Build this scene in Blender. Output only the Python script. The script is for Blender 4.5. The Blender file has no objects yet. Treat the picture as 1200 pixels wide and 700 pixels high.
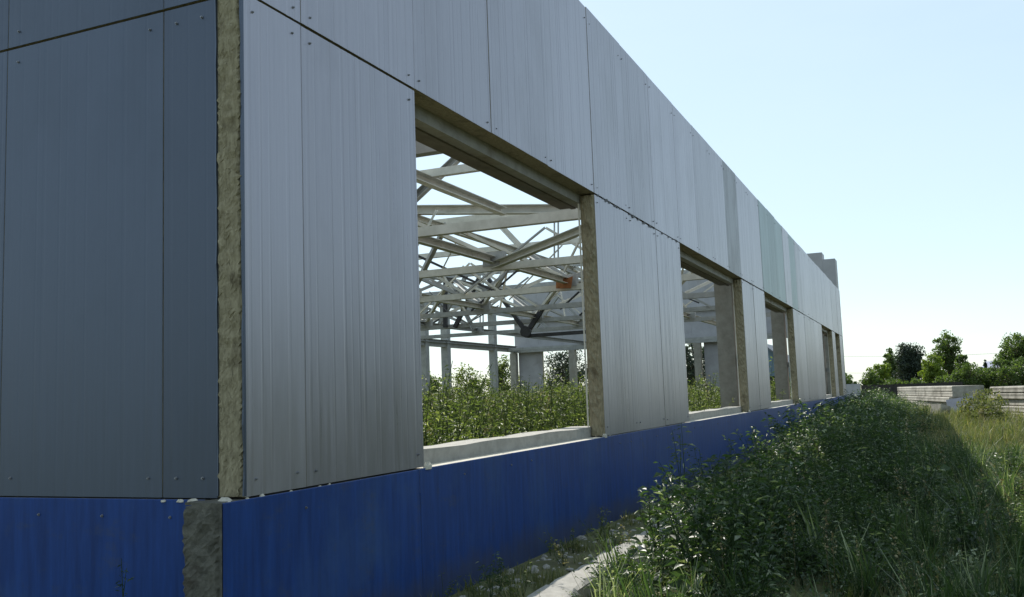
import bpy, math, random
import numpy as np
from mathutils import Vector, Matrix

sc = bpy.context.scene
COL = sc.collection
RNG = np.random.default_rng(7)
random.seed(7)

# ------------------------------------------------------------------ camera
CX, CY, CZ = 3.3307, -3.8569, 1.6
YAW, PITCH, ROLL, FPX = 0.4058, 0.10439, -0.03641, 1102.1
F = np.array([-math.sin(YAW)*math.cos(PITCH), math.cos(YAW)*math.cos(PITCH), math.sin(PITCH)])
R0 = np.array([math.cos(YAW), math.sin(YAW), 0.0])
U0 = np.cross(R0, F)
R = R0*math.cos(ROLL)+U0*math.sin(ROLL)
U = U0*math.cos(ROLL)-R0*math.sin(ROLL)
C0 = np.array([CX, CY, CZ])
cam = bpy.data.cameras.new('camera')
cam.sensor_width = 36.0
cam.lens = FPX/1200*36
cam.clip_start = 0.05
cam.clip_end = 6000
co = bpy.data.objects.new('camera', cam)
COL.objects.link(co)
M = Matrix(((R[0], U[0], -F[0], CX), (R[1], U[1], -F[1], CY), (R[2], U[2], -F[2], CZ), (0, 0, 0, 1)))
co.matrix_world = M
sc.camera = co

# ------------------------------------------------------------------ light
SUN_EL, SUN_AZ = math.radians(43.5), math.radians(-41.0)     # azimuth from +Y towards +X
world = bpy.data.worlds.new('World')
sc.world = world
world.use_nodes = True
wnt = world.node_tree
sky = wnt.nodes.new('ShaderNodeTexSky')
sky.sky_type = 'NISHITA'
sky.sun_disc = False
sky.sun_elevation = SUN_EL
sky.sun_rotation = SUN_AZ
sky.air_density = 1.0
sky.dust_density = 0.5
sky.ozone_density = 1.6
bg = wnt.nodes['Background']
bg.inputs[1].default_value = 0.125
# thin even veil of high haze over the whole sky, with faint wisps
wtc = wnt.nodes.new('ShaderNodeTexCoord')
wmp = wnt.nodes.new('ShaderNodeMapping'); wmp.inputs['Scale'].default_value = (1.0, 1.0, 3.5)
wns = wnt.nodes.new('ShaderNodeTexNoise'); wns.inputs['Scale'].default_value = 2.2; wns.inputs['Detail'].default_value = 6
wmr = wnt.nodes.new('ShaderNodeMapRange')
wmr.inputs['From Min'].default_value = 0.35; wmr.inputs['From Max'].default_value = 0.75
wmr.inputs['To Min'].default_value = 0.55; wmr.inputs['To Max'].default_value = 0.78
wmx = wnt.nodes.new('ShaderNodeMix'); wmx.data_type = 'RGBA'
wmx.inputs[7].default_value = (4.35, 5.35, 5.75, 1)
wnt.links.new(wtc.outputs['Generated'], wmp.inputs[0])
wnt.links.new(wmp.outputs[0], wns.inputs['Vector'])
wnt.links.new(wns.outputs['Fac'], wmr.inputs[0])
wnt.links.new(wmr.outputs[0], wmx.inputs[0])
wnt.links.new(sky.outputs[0], wmx.inputs[6])
wnt.links.new(wmx.outputs[2], bg.inputs[0])
sun = bpy.data.lights.new('sun', 'SUN')
sun.energy = 4.2
sun.angle = math.radians(0.53)
sun.color = (1.0, 0.95, 0.86)
so = bpy.data.objects.new('sun', sun)
COL.objects.link(so)
sd = Vector((math.sin(SUN_AZ)*math.cos(SUN_EL), math.cos(SUN_AZ)*math.cos(SUN_EL), math.sin(SUN_EL)))
so.rotation_euler = sd.to_track_quat('Z', 'Y').to_euler()
so.location = (-20, 30, 40)
sc.view_settings.view_transform = 'Standard'
sc.view_settings.look = 'None'
sc.view_settings.gamma = 1.0
sc.view_settings.exposure = 0.5
sc.view_settings.use_curve_mapping = False
sc.render.engine = 'CYCLES'
sc.cycles.use_denoising = True
sc.cycles.max_bounces = 8

# ------------------------------------------------------------------ helpers
def at(px, py, Y):
    """point on the vertical plane y = Y that the photograph shows at pixel (px, py)"""
    v = F+R*(px-600)/FPX-U*(py-350)/FPX
    t = (Y-CY)/v[1]
    return C0+v*t

def tag(o, label=None, cat=None, group=None, kind=None):
    if label: o['label'] = label
    if cat: o['category'] = cat
    if group: o['group'] = group
    if kind: o['kind'] = kind
    return o

def link(o, parent=None):
    COL.objects.link(o)
    if parent is not None:
        o.parent = parent
    return o

def empty(name, loc=(0, 0, 0)):
    o = bpy.data.objects.new(name, None)
    o.location = loc
    o.empty_display_size = 0.2
    return link(o)

class MB:
    """collects faces; build() links them as one mesh object"""
    def __init__(s):
        s.v, s.f, s.m = [], [], []
    def add(s, verts, faces, mi=0):
        b = len(s.v)
        s.v += [tuple(map(float, p)) for p in verts]
        s.f += [tuple(i+b for i in f) for f in faces]
        s.m += [mi]*len(faces)
    def box(s, x0, x1, y0, y1, z0, z1, mi=0):
        s.add([(x0, y0, z0), (x1, y0, z0), (x1, y1, z0), (x0, y1, z0), (x0, y0, z1), (x1, y0, z1), (x1, y1, z1), (x0, y1, z1)],
              [(3, 2, 1, 0), (4, 5, 6, 7), (0, 1, 5, 4), (1, 2, 6, 5), (2, 3, 7, 6), (3, 0, 4, 7)], mi)
    def prism(s, prof, p, q, up=(0, 0, 1), mi=0, closed=True):
        """extrude a 2-D profile [(a,b)] from p to q; a along side, b along up"""
        p = Vector(p); q = Vector(q)
        d = (q-p).normalized()
        up = Vector(up)
        if abs(d.dot(up)) > 0.97:
            up = Vector((0, 1, 0))
        sx = d.cross(up).normalized()
        uy = sx.cross(d).normalized()
        n = len(prof)
        vs = [p+sx*a+uy*b for a, b in prof]+[q+sx*a+uy*b for a, b in prof]
        fs = [(i, (i+1) % n, n+(i+1) % n, n+i) for i in range(n)]
        if closed:
            fs += [tuple(range(n-1, -1, -1)), tuple(range(n, 2*n))]
        s.add(vs, fs, mi)
    def tube(s, pts, rad, n=6, mi=0):
        rings = []
        for i, p in enumerate(pts):
            p = Vector(p)
            a = Vector(pts[max(i-1, 0)]); b = Vector(pts[min(i+1, len(pts)-1)])
            d = (b-a).normalized()
            u = d.orthogonal().normalized()
            w = d.cross(u)
            r = rad[i]
            rings.append([p+(u*math.cos(2*math.pi*k/n)+w*math.sin(2*math.pi*k/n))*r for k in range(n)])
        vs = [v for r_ in rings for v in r_]
        fs = []
        for i in range(len(pts)-1):
            for k in range(n):
                fs.append((i*n+k, i*n+(k+1) % n, (i+1)*n+(k+1) % n, (i+1)*n+k))
        fs.append(tuple(range(n-1, -1, -1)))
        fs.append(tuple((len(pts)-1)*n+k for k in range(n)))
        s.add(vs, fs, mi)
    def build(s, name, mats, parent=None, loc=None, smooth=False):
        me = bpy.data.meshes.new(name)
        me.from_pydata(s.v, [], s.f)
        if not isinstance(mats, (list, tuple)):
            mats = [mats]
        for m in mats:
            me.materials.append(m)
        me.polygons.foreach_set('material_index', s.m)
        if smooth:
            me.polygons.foreach_set('use_smooth', [True]*len(s.f))
        me.update()
        o = bpy.data.objects.new(name, me)
        if loc is not None:
            o.location = loc
        return link(o, parent)

# ------------------------------------------------------------------ materials
def mat(name):
    m = bpy.data.materials.new(name)
    m.use_nodes = True
    nt = m.node_tree
    return m, nt, nt.nodes['Principled BSDF']

def N(nt, t, **k):
    n = nt.nodes.new(t)
    for a, b in k.items():
        setattr(n, a, b)
    return n

def noise(nt, scale, detail=4, rough=0.6, stretch=None, coord='Object'):
    tc = N(nt, 'ShaderNodeTexCoord')
    src = tc.outputs[coord]
    if coord == 'World':
        g = N(nt, 'ShaderNodeNewGeometry'); src = g.outputs['Position']
    mp = N(nt, 'ShaderNodeMapping')
    if stretch:
        mp.inputs['Scale'].default_value = stretch
    nt.links.new(src, mp.inputs[0])
    n = N(nt, 'ShaderNodeTexNoise')
    n.inputs['Scale'].default_value = scale
    n.inputs['Detail'].default_value = detail
    n.inputs['Roughness'].default_value = rough
    nt.links.new(mp.outputs[0], n.inputs['Vector'])
    return n.outputs['Fac']

def pos_noise(nt, scale, detail=4, rough=0.6, stretch=(1, 1, 1)):
    g = N(nt, 'ShaderNodeNewGeometry')
    mp = N(nt, 'ShaderNodeMapping')
    mp.inputs['Scale'].default_value = stretch
    nt.links.new(g.outputs['Position'], mp.inputs[0])
    n = N(nt, 'ShaderNodeTexNoise')
    n.inputs['Scale'].default_value = scale
    n.inputs['Detail'].default_value = detail
    n.inputs['Roughness'].default_value = rough
    nt.links.new(mp.outputs[0], n.inputs['Vector'])
    return n.outputs['Fac']

def ramp(nt, fac, stops):
    r = N(nt, 'ShaderNodeValToRGB')
    e = r.color_ramp.elements
    while len(e) < len(stops):
        e.new(0.5)
    for i, (p, c) in enumerate(stops):
        e[i].position = p
        e[i].color = (c, c, c, 1) if not hasattr(c, '__len__') else (*c, 1)
    nt.links.new(fac, r.inputs[0])
    return r.outputs[0]

def mix(nt, fac, a, b, blend='MIX'):
    n = N(nt, 'ShaderNodeMix', data_type='RGBA', blend_type=blend)
    for sock, v in ((n.inputs[0], fac), (n.inputs[6], a), (n.inputs[7], b)):
        if hasattr(v, 'links'):
            nt.links.new(v, sock)
        elif hasattr(v, '__len__'):
            sock.default_value = (*v, 1)
        else:
            sock.default_value = v
    return n.outputs[2]

def bump(nt, h, dist, strength=1.0):
    b = N(nt, 'ShaderNodeBump')
    b.inputs['Distance'].default_value = dist
    b.inputs['Strength'].default_value = strength
    nt.links.new(h, b.inputs['Height'])
    return b.outputs[0]

def metal_panel(name, col, rough=(0.3, 0.5), metallic=0.8, stain=0.35):
    m, nt, p = mat(name)
    streak = pos_noise(nt, 3.0, 5, 0.65, (9, 9, 0.35))
    blot = pos_noise(nt, 0.9, 5, 0.62, (1, 1, 0.6))
    info = N(nt, 'ShaderNodeObjectInfo')
    rnd = ramp(nt, info.outputs['Random'], [(0, 0.84), (1, 1.08)])
    c = mix(nt, ramp(nt, streak, [(0.36, 0), (0.68, 1)]), tuple(x*0.92 for x in col), tuple(min(1, x*1.06) for x in col))
    c = mix(nt, ramp(nt, blot, [(0.48, 0), (0.72, stain)]), c, (0.5*col[0], 0.5*col[1], 0.48*col[2]))
    c = mix(nt, 1.0, c, rnd, 'MULTIPLY')
    nt.links.new(c, p.inputs['Base Color'])
    p.inputs['Metallic'].default_value = metallic
    rr = ramp(nt, streak, [(0.3, rough[0]), (0.75, rough[1])])
    nt.links.new(rr, p.inputs['Roughness'])
    nb = bump(nt, pos_noise(nt, 1.2, 3, 0.5, (1.3, 1.3, 0.5)), 0.016, 0.5)
    nt.links.new(nb, p.inputs['Normal'])
    return m

def rough_mat(name, c1, c2, scale=8, rough=0.9, bdist=0.01, c3=None, s3=1.2, f3=(0.55, 0.7), stretch=(1, 1, 1)):
    m, nt, p = mat(name)
    n1 = pos_noise(nt, scale, 6, 0.65, stretch)
    c = mix(nt, ramp(nt, n1, [(0.3, 0), (0.7, 1)]), c1, c2)
    if c3:
        n2 = pos_noise(nt, s3, 5, 0.65)
        c = mix(nt, ramp(nt, n2, [(f3[0], 0), (f3[1], 1)]), c, c3)
    nt.links.new(c, p.inputs['Base Color'])
    p.inputs['Roughness'].default_value = rough
    if bdist:
        nt.links.new(bump(nt, n1, bdist, 0.8), p.inputs['Normal'])
    return m

def leaf_mat(name, cols, transl=0.32, rough=0.45):
    m, nt, p = mat(name)
    a = N(nt, 'ShaderNodeAttribute')
    a.attribute_name = 'tint'
    st = [(i/(len(cols)-1), c) for i, c in enumerate(cols)]
    c = ramp(nt, a.outputs['Fac'], st)
    nt.links.new(c, p.inputs['Base Color'])
    p.inputs['Roughness'].default_value = rough
    p.inputs['Specular IOR Level'].default_value = 0.35
    t = N(nt, 'ShaderNodeBsdfTranslucent')
    tc = mix(nt, 1.0, c, (1.5, 1.6, 0.7), 'MULTIPLY')
    nt.links.new(tc, t.inputs[0])
    ms = N(nt, 'ShaderNodeMixShader')
    ms.inputs[0].default_value = transl
    nt.links.new(p.outputs[0], ms.inputs[1])
    nt.links.new(t.outputs[0], ms.inputs[2])
    nt.links.new(ms.outputs[0], nt.nodes['Material Output'].inputs[0])
    return m

MT = {}
MT['metal'] = metal_panel('galvanised_metal', (0.345, 0.335, 0.378), (0.27, 0.42), 0.6)
MT['metal_worn'] = metal_panel('worn_metal', (0.285, 0.29, 0.312), (0.36, 0.55), 0.64, 0.9)
MT['metal_teal'] = metal_panel('weathered_pale_metal', (0.285, 0.355, 0.365), (0.35, 0.5), 0.65, 0.3)
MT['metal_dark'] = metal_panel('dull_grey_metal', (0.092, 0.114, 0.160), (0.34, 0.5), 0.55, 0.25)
MT['blue'] = None
m, nt, p = mat('blue_paint')
scr = pos_noise(nt, 2.2, 6, 0.7, (7, 7, 0.6))
c = mix(nt, ramp(nt, scr, [(0.35, 0), (0.7, 1)]), (0.0035, 0.030, 0.145), (0.009, 0.055, 0.245))
c = mix(nt, ramp(nt, pos_noise(nt, 1.1, 5, 0.7), [(0.5, 0), (0.72, 0.55)]), c, (0.035, 0.085, 0.21))
c = mix(nt, ramp(nt, pos_noise(nt, 14, 4, 0.7, (1, 1, 0.25)), [(0.70, 0), (0.78, 0.6)]), c, (0.12, 0.15, 0.22))
c = mix(nt, ramp(nt, pos_noise(nt, 3.2, 7, 0.75, (1, 1, 1.6)), [(0.56, 0), (0.70, 0.45)]), c, (0.055, 0.065, 0.085))
c = mix(nt, ramp(nt, pos_noise(nt, 1.7, 6, 0.7, (12, 12, 0.25)), [(0.62, 0), (0.74, 0.5)]), c, (0.03, 0.08, 0.24))
gz = N(nt, 'ShaderNodeNewGeometry'); sz = N(nt, 'ShaderNodeSeparateXYZ'); nt.links.new(gz.outputs['Position'], sz.inputs[0])
mz = N(nt, 'ShaderNodeMath', operation='MULTIPLY_ADD'); nt.links.new(pos_noise(nt, 4.0, 7, 0.75, (1, 1, 0.5)), mz.inputs[0]); mz.inputs[1].default_value = -0.55; nt.links.new(sz.outputs['Z'], mz.inputs[2])
c = mix(nt, ramp(nt, mz.outputs[0], [(0.0, 0.45), (0.16, 0.0)]), c, (0.06, 0.058, 0.055))
nt.links.new(c, p.inputs['Base Color'])
p.inputs['Roughness'].default_value = 0.5
p.inputs['Specular IOR Level'].default_value = 0.3
nt.links.new(bump(nt, pos_noise(nt, 1.6, 3, 0.5, (1, 1, 0.5)), 0.01, 0.4), p.inputs['Normal'])
MT['blue'] = m
MT['wool'] = rough_mat('mineral_wool', (0.185, 0.160, 0.100), (0.36, 0.318, 0.215), 55, 1.0, 0.012, (0.12, 0.10, 0.062), 5.0, (0.55, 0.72), (1, 1, 0.22))
MT['wool_dark'] = rough_mat('weathered_wool', (0.06, 0.06, 0.05), (0.15, 0.145, 0.12), 18, 1.0, 0.02, (0.06, 0.05, 0.04), 3.0)
MT['foam'] = rough_mat('dried_foam', (0.40, 0.37, 0.30), (0.62, 0.59, 0.52), 20, 0.95, 0.01)
MT['flash'] = rough_mat('grey_flashing', (0.20, 0.19, 0.165), (0.32, 0.305, 0.27), 5, 0.6, 0.0, (0.15, 0.12, 0.08), 1.5)
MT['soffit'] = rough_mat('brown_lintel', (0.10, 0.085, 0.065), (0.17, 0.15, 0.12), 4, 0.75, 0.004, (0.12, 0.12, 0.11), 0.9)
MT['sill'] = rough_mat('sill_concrete', (0.27, 0.26, 0.235), (0.40, 0.385, 0.35), 9, 0.9, 0.004)
MT['concrete'] = rough_mat('column_concrete', (0.25, 0.235, 0.20), (0.36, 0.345, 0.30), 5, 0.9, 0.006, (0.28, 0.25, 0.20), 1.0)
MT['slab'] = rough_mat('slab_concrete', (0.25, 0.235, 0.20), (0.42, 0.40, 0.35), 3.5, 0.92, 0.012, (0.15, 0.14, 0.115), 1.1, (0.48, 0.66))
MT['slab2'] = rough_mat('lilac_concrete', (0.28, 0.27, 0.30), (0.36, 0.35, 0.39), 3, 0.9, 0.004)
MT['steel'] = rough_mat('painted_steel', (0.46, 0.445, 0.38), (0.64, 0.62, 0.55), 4, 0.6, 0.002, (0.30, 0.20, 0.11), 2.3, (0.64, 0.76))
MT['steel_grey'] = rough_mat('grey_primer_steel', (0.24, 0.245, 0.235), (0.37, 0.375, 0.36), 4, 0.6, 0.002, (0.20, 0.15, 0.10), 2.0, (0.62, 0.75))
MT['steel_black'] = rough_mat('black_steel', (0.012, 0.012, 0.014), (0.03, 0.03, 0.032), 5, 0.55, 0.002)
MT['rust'] = rough_mat('rusty_plate', (0.20, 0.07, 0.025), (0.38, 0.16, 0.06), 9, 0.95, 0.004)
MT['inner'] = rough_mat('inner_panel_skin', (0.30, 0.30, 0.315), (0.38, 0.38, 0.40), 2, 0.55, 0.002, (0.25, 0.24, 0.23), 0.8)
MT['fence_dark'] = rough_mat('dark_fence_sheet', (0.012, 0.010, 0.010), (0.03, 0.025, 0.022), 3, 0.7, 0.002)
MT['fence_pale'] = rough_mat('pale_fence_panel', (0.32, 0.32, 0.34), (0.40, 0.40, 0.43), 2, 0.8, 0.002)
MT['shed'] = rough_mat('shed_blue_wall', (0.10, 0.15, 0.20), (0.14, 0.20, 0.26), 2, 0.7, 0.002)
MT['shed_roof'] = rough_mat('shed_roof', (0.10, 0.11, 0.13), (0.16, 0.17, 0.2), 2, 0.6, 0.002)
MT['glass_dark'] = rough_mat('dark_pane', (0.008, 0.012, 0.02), (0.012, 0.018, 0.03), 2, 0.1, 0.0)
MT['far_roof'] = rough_mat('far_lilac_roof', (0.34, 0.34, 0.45), (0.42, 0.42, 0.52), 1, 0.8, 0.0)
MT['bark'] = rough_mat('bark', (0.07, 0.055, 0.04), (0.16, 0.13, 0.10), 12, 0.95, 0.01, None, 1, (0, 1), (1, 1, 0.2))
MT['bark_tan'] = rough_mat('weed_stem', (0.10, 0.09, 0.04), (0.18, 0.16, 0.08), 12, 0.9, 0.0)
MT['wire'] = rough_mat('cable', (0.10, 0.10, 0.11), (0.14, 0.14, 0.15), 3, 0.6, 0.0)
# leaves
MT['weed_out'] = leaf_mat('weed_leaves', [(0.024, 0.048, 0.025), (0.036, 0.068, 0.031), (0.050, 0.088, 0.037), (0.074, 0.112, 0.05), (0.33, 0.37, 0.26)], 0.40, 0.4)  # last colour is a painted highlight for leaves that read as sunlit
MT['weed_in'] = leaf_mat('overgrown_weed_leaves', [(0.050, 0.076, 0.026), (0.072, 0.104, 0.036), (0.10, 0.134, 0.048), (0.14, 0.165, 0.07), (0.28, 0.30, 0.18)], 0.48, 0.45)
MT['grass'] = leaf_mat('grass_blades', [(0.072, 0.100, 0.038), (0.105, 0.132, 0.050), (0.145, 0.162, 0.066), (0.20, 0.195, 0.095), (0.32, 0.28, 0.17)], 0.34, 0.55)
MT['leaf_light'] = leaf_mat('light_tree_leaves', [(0.08, 0.125, 0.024), (0.13, 0.18, 0.032), (0.19, 0.24, 0.045)], 0.45, 0.5)
MT['leaf_mid'] = leaf_mat('mid_tree_leaves', [(0.045, 0.072, 0.026), (0.07, 0.108, 0.034), (0.105, 0.145, 0.05)], 0.5, 0.5)
MT['leaf_dark'] = leaf_mat('dark_tree_leaves', [(0.028, 0.042, 0.032), (0.040, 0.058, 0.043), (0.056, 0.076, 0.052)], 0.2, 0.55)

# ground
m, nt, p = mat('ground_soil')
n1 = pos_noise(nt, 0.35, 6, 0.65)
n2 = pos_noise(nt, 5.0, 6, 0.7)
c = mix(nt, ramp(nt, n2, [(0.3, 0), (0.7, 1)]), (0.075, 0.092, 0.032), (0.15, 0.15, 0.065))
c = mix(nt, ramp(nt, n1, [(0.5, 0), (0.72, 0.7)]), c, (0.12, 0.098, 0.062))
nt.links.new(c, p.inputs['Base Color'])
p.inputs['Roughness'].default_value = 0.97
nt.links.new(bump(nt, n2, 0.05, 0.8), p.inputs['Normal'])
MT['ground'] = m

# ------------------------------------------------------------------ ground sheet
def ground_z(x, y):
    x = np.asarray(x, float); y = np.asarray(y, float)
    n = 0.05*np.sin(x*0.9+y*0.37)+0.04*np.sin(y*0.71-x*0.5)
    near = np.exp(-((x-2)**2+(y-15)**2)/4000)
    strip = 0.15*np.clip((0.62-x)/0.05, 0, 1)*np.clip((x+0.3)/0.1, 0, 1)
    return n*near*np.clip((np.abs(x-0.3)-0.35)/0.6, 0, 1)+strip

def build_ground():
    xs = np.concatenate([[-1500, -700, -300, -120, -60], np.arange(-40, -0.5, 1.5), np.arange(-0.4, 1.6, 0.1), np.arange(2, 16, 0.7), [18, 22, 30, 50, 90, 200, 500, 1500]])
    ys = np.concatenate([[-400, -100, -40, -15], np.arange(-8, 60, 1.0), np.arange(62, 130, 6), [150, 200, 300, 500, 900, 1600, 2500]])
    X, Y = np.meshgrid(xs, ys)
    Z = ground_z(X, Y)
    v = np.stack([X, Y, Z], -1).reshape(-1, 3)
    nx, ny = len(xs), len(ys)
    mb = MB()
    mb.v = [tuple(p_) for p_ in v]
    for j in range(ny-1):
        for i in range(nx-1):
            a = j*nx+i
            mb.f.append((a, a+1, a+nx+1, a+nx)); mb.m.append(0)
    o = mb.build('ground', MT['ground'], smooth=True)
    tag(o, kind='structure')
build_ground()

# ------------------------------------------------------------------ the building
Z0, Z1, Z2 = 1.113, 3.922, 6.175        # top of plinth, row joint, top of wall
TH = 0.18
YC, YEND = 0.22, 43.9
building = empty('unfinished_building', (0, 0, 0))
tag(building, 'long roofless metal clad building with blue plinth and empty window openings', 'building')

rrib = random.Random(17)
def ribbed(u0, u1, z0, z1, to3, matface, matedge, name, rib=0.1, depth=0.0013, jit=0.0, back=None):
    """sandwich panel: ribbed metal skin outside, wool core on the edges. to3(u, d, z): u along the wall, d depth inwards"""
    mb = MB()
    prof = [(u0, 0.003), (u0+0.004, 0.0)]
    u = u0+rib*0.5
    k = 0
    while u < u1-0.03:
        w = 0.010 if k % 3 else 0.018
        d = depth*rrib.uniform(0.4, 1.5)
        prof += [(u-w, 0), (u-w*0.45, d), (u+w*0.45, d), (u+w, 0)]
        u += rib*rrib.choice((0.6, 0.8, 1.0, 1.3, 1.7))
        k += 1
    prof += [(u1-0.004, 0), (u1, 0.003)]
    n = len(prof)
    vs = [to3(a, d, z0) for a, d in prof]+[to3(a, d, z1) for a, d in prof]
    mb.add(vs, [(i, i+1, n+i+1, n+i) for i in range(n-1)], 0)
    a = [to3(u0, 0.003, z0), to3(u1, 0.003, z0), to3(u1, TH, z0), to3(u0, TH, z0), to3(u0, 0.003, z1), to3(u1, 0.003, z1), to3(u1, TH, z1), to3(u0, TH, z1)]
    mb.add(a, [(0, 3, 2, 1), (4, 5, 6, 7), (1, 2, 6, 5), (0, 4, 7, 3)], 1)
    mb.add(a, [(2, 3, 7, 6)], 2)
    o = mb.build(name, [matface, matedge, back or MT['inner']], building)
    return o

def long3(off=0.0):
    return lambda u, d, z: (off-d, u, z)
def short3(yy):
    return lambda u, d, z: (u, yy+d, z)
def screws(pts, nrm, parent):
    mb = MB()
    nrm = Vector(nrm)
    for p_ in pts:
        p_ = Vector(p_)
        mb.tube([p_-nrm*0.004, p_+nrm*0.003], [0.0085, 0.0085], 8)
        mb.tube([p_+nrm*0.002, p_+nrm*0.011], [0.006, 0.005], 6)
    o = mb.build('screw_heads', MT['metal_worn'], parent)
    tag(o, kind='stuff')
    return o

# joints along the long wall (every 1.4 m, as read off the photograph)
joints = [YC, 0.77, 2.19, 3.57, 4.95, 6.43, 7.79, 9.17, 10.66, 12.03, 13.4, 14.8, 16.25, 17.66]
y = 19.3
while y < 43.0:
    joints.append(y); y += 1.4
joints.append(YEND)
windows = [(2.19, 6.43), (10.66, 16.25), (19.35, 24.9), (33.6, 38.2), (39.7, 42.2)]
rr = random.Random(3)
special = {14.8: 'metal_worn', 19.3: 'metal_teal', 20.7: 'metal_teal', 22.1: 'metal_teal', 24.9: 'metal_teal'}
g = 0.0025
for a, b in zip(joints[:-1], joints[1:]):
    mk = special.get(round(a, 2), 'metal')
    o = ribbed(a+g, b-g, Z1+0.012+rr.uniform(-.004, .004), Z2+rr.uniform(-.012, .012), long3(rr.uniform(-.004, .004)), MT[mk], MT['wool'], 'wall_panel')
    if a < 30:
        s_ = []
        for yy in (a+0.09, b-0.09):
            if b-a < 0.3: continue
            s_.append((0, yy+rr.uniform(-.02, .02), Z1+0.085+rr.uniform(-.01, .01)))
            s_.append((0, yy+rr.uniform(-.02, .02), Z2-0.16+rr.uniform(-.02, .02)))
        if s_: screws(s_, (1, 0, 0), o)
# lower row between the openings
lower = [(YC, 0.77), (0.77, 2.19), (6.43, 7.81), (7.81, 9.2), (9.2, 10.66), (16.25, 17.7), (17.7, 19.35)]
e = 24.9
while e < 33.0:
    lower.append((e, e+1.45)); e += 1.45
lower += [(38.2, 39.7), (42.2, YEND)]
for a, b in lower:
    o = ribbed(a+g, b-g, Z0+0.012+rr.uniform(-.006, .006), Z1-0.010+rr.uniform(-.006, .006), long3(rr.uniform(-.006, .002)), MT['metal'], MT['wool'], 'wall_panel')
    if a < 30:
        s_ = []
        for yy in (a+0.09, b-0.09):
            s_.append((0, yy, Z0+0.10+rr.uniform(-.01, .01)))
            s_.append((0, yy, Z1-0.09+rr.uniform(-.01, .01)))
        screws(s_, (1, 0, 0), o)
# dark backing in the row joint and behind the panels: a steel girt
mb = MB(); mb.box(-0.30, -TH-0.004, YC+0.25, YEND-0.05, Z1-0.10, Z1+0.25)
mb.build('girt', MT['flash'], building)

# short wall, facing the camera side
SX = [(-0.572, -TH-0.006), (-1.862, -0.572), (-3.262, -1.862), (-4.66, -3.262), (-6.06, -4.66)]
for a, b in SX:
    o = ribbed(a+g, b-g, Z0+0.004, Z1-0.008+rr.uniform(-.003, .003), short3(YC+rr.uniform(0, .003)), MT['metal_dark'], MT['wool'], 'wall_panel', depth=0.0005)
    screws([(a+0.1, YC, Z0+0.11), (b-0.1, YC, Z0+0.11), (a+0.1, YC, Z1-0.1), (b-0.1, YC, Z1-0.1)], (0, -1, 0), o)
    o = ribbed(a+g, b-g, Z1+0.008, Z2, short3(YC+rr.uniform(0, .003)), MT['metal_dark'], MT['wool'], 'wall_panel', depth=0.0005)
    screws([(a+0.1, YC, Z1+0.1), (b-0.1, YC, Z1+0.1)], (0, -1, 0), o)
# the rest of the short wall to the far corner
for i in range(8):
    a = -6.06-1.4*(i+1)
    b = a+1.4
    if a < -17.2: a = -17.2
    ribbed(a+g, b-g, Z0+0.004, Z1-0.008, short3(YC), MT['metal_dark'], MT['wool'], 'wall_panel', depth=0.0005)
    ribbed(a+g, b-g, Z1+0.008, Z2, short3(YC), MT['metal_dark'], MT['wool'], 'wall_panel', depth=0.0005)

# exposed wool at the corner: lumpy strip 2 mm proud of the panel edge
def wool_strip(x0, x1, yy, z0, z1, matl, name, seed, amp=0.014):
    r_ = np.random.default_rng(seed)
    nx, nz = 12, int((z1-z0)/0.018)
    mb = MB()
    g_ = r_.normal(0, 1, (nz+1, nx+1))
    for _ in range(2):
        g_ = (g_+np.roll(g_, 1, 0)+np.roll(g_, -1, 0)+np.roll(g_, 1, 1)+np.roll(g_, -1, 1))/5
    g_ = g_/np.abs(g_).max()
    vs = []
    for j in range(nz+1):
        for i in range(nx+1):
            u = i/nx
            xx = x0+(x1-x0)*u+(0.007*r_.normal() if 0 < i < nx else 0.004*r_.normal())
            edge = min(i, nx-i) == 0
            vs.append((xx, yy+0.012 if edge else yy-0.006-amp*(0.5+g_[j, i]), z0+(z1-z0)*j/nz))
    fs = [(j*(nx+1)+i, j*(nx+1)+i+1, (j+1)*(nx+1)+i+1, (j+1)*(nx+1)+i) for j in range(nz) for i in range(nx)]
    mb.add(vs, fs)
    return mb.build(name, matl, building, smooth=False)
wool_strip(-TH+0.012, -0.012, YC, Z0+0.015, Z2, MT['wool'], 'wool_edge', 1, 0.016)
for xa, xb in ((-TH-0.004, -TH+0.005), (-0.009, 0.0015)):  # dark strips either side of the wool, standing in for gap shadow
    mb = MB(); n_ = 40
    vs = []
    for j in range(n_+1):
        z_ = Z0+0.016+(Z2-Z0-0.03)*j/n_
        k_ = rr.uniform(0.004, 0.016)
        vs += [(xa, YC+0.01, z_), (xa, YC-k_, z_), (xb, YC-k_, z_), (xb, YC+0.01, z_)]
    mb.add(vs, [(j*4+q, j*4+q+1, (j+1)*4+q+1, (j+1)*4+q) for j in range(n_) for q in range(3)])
    mb.build('gap_shade_strip', MT['metal_dark'], building)
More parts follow.
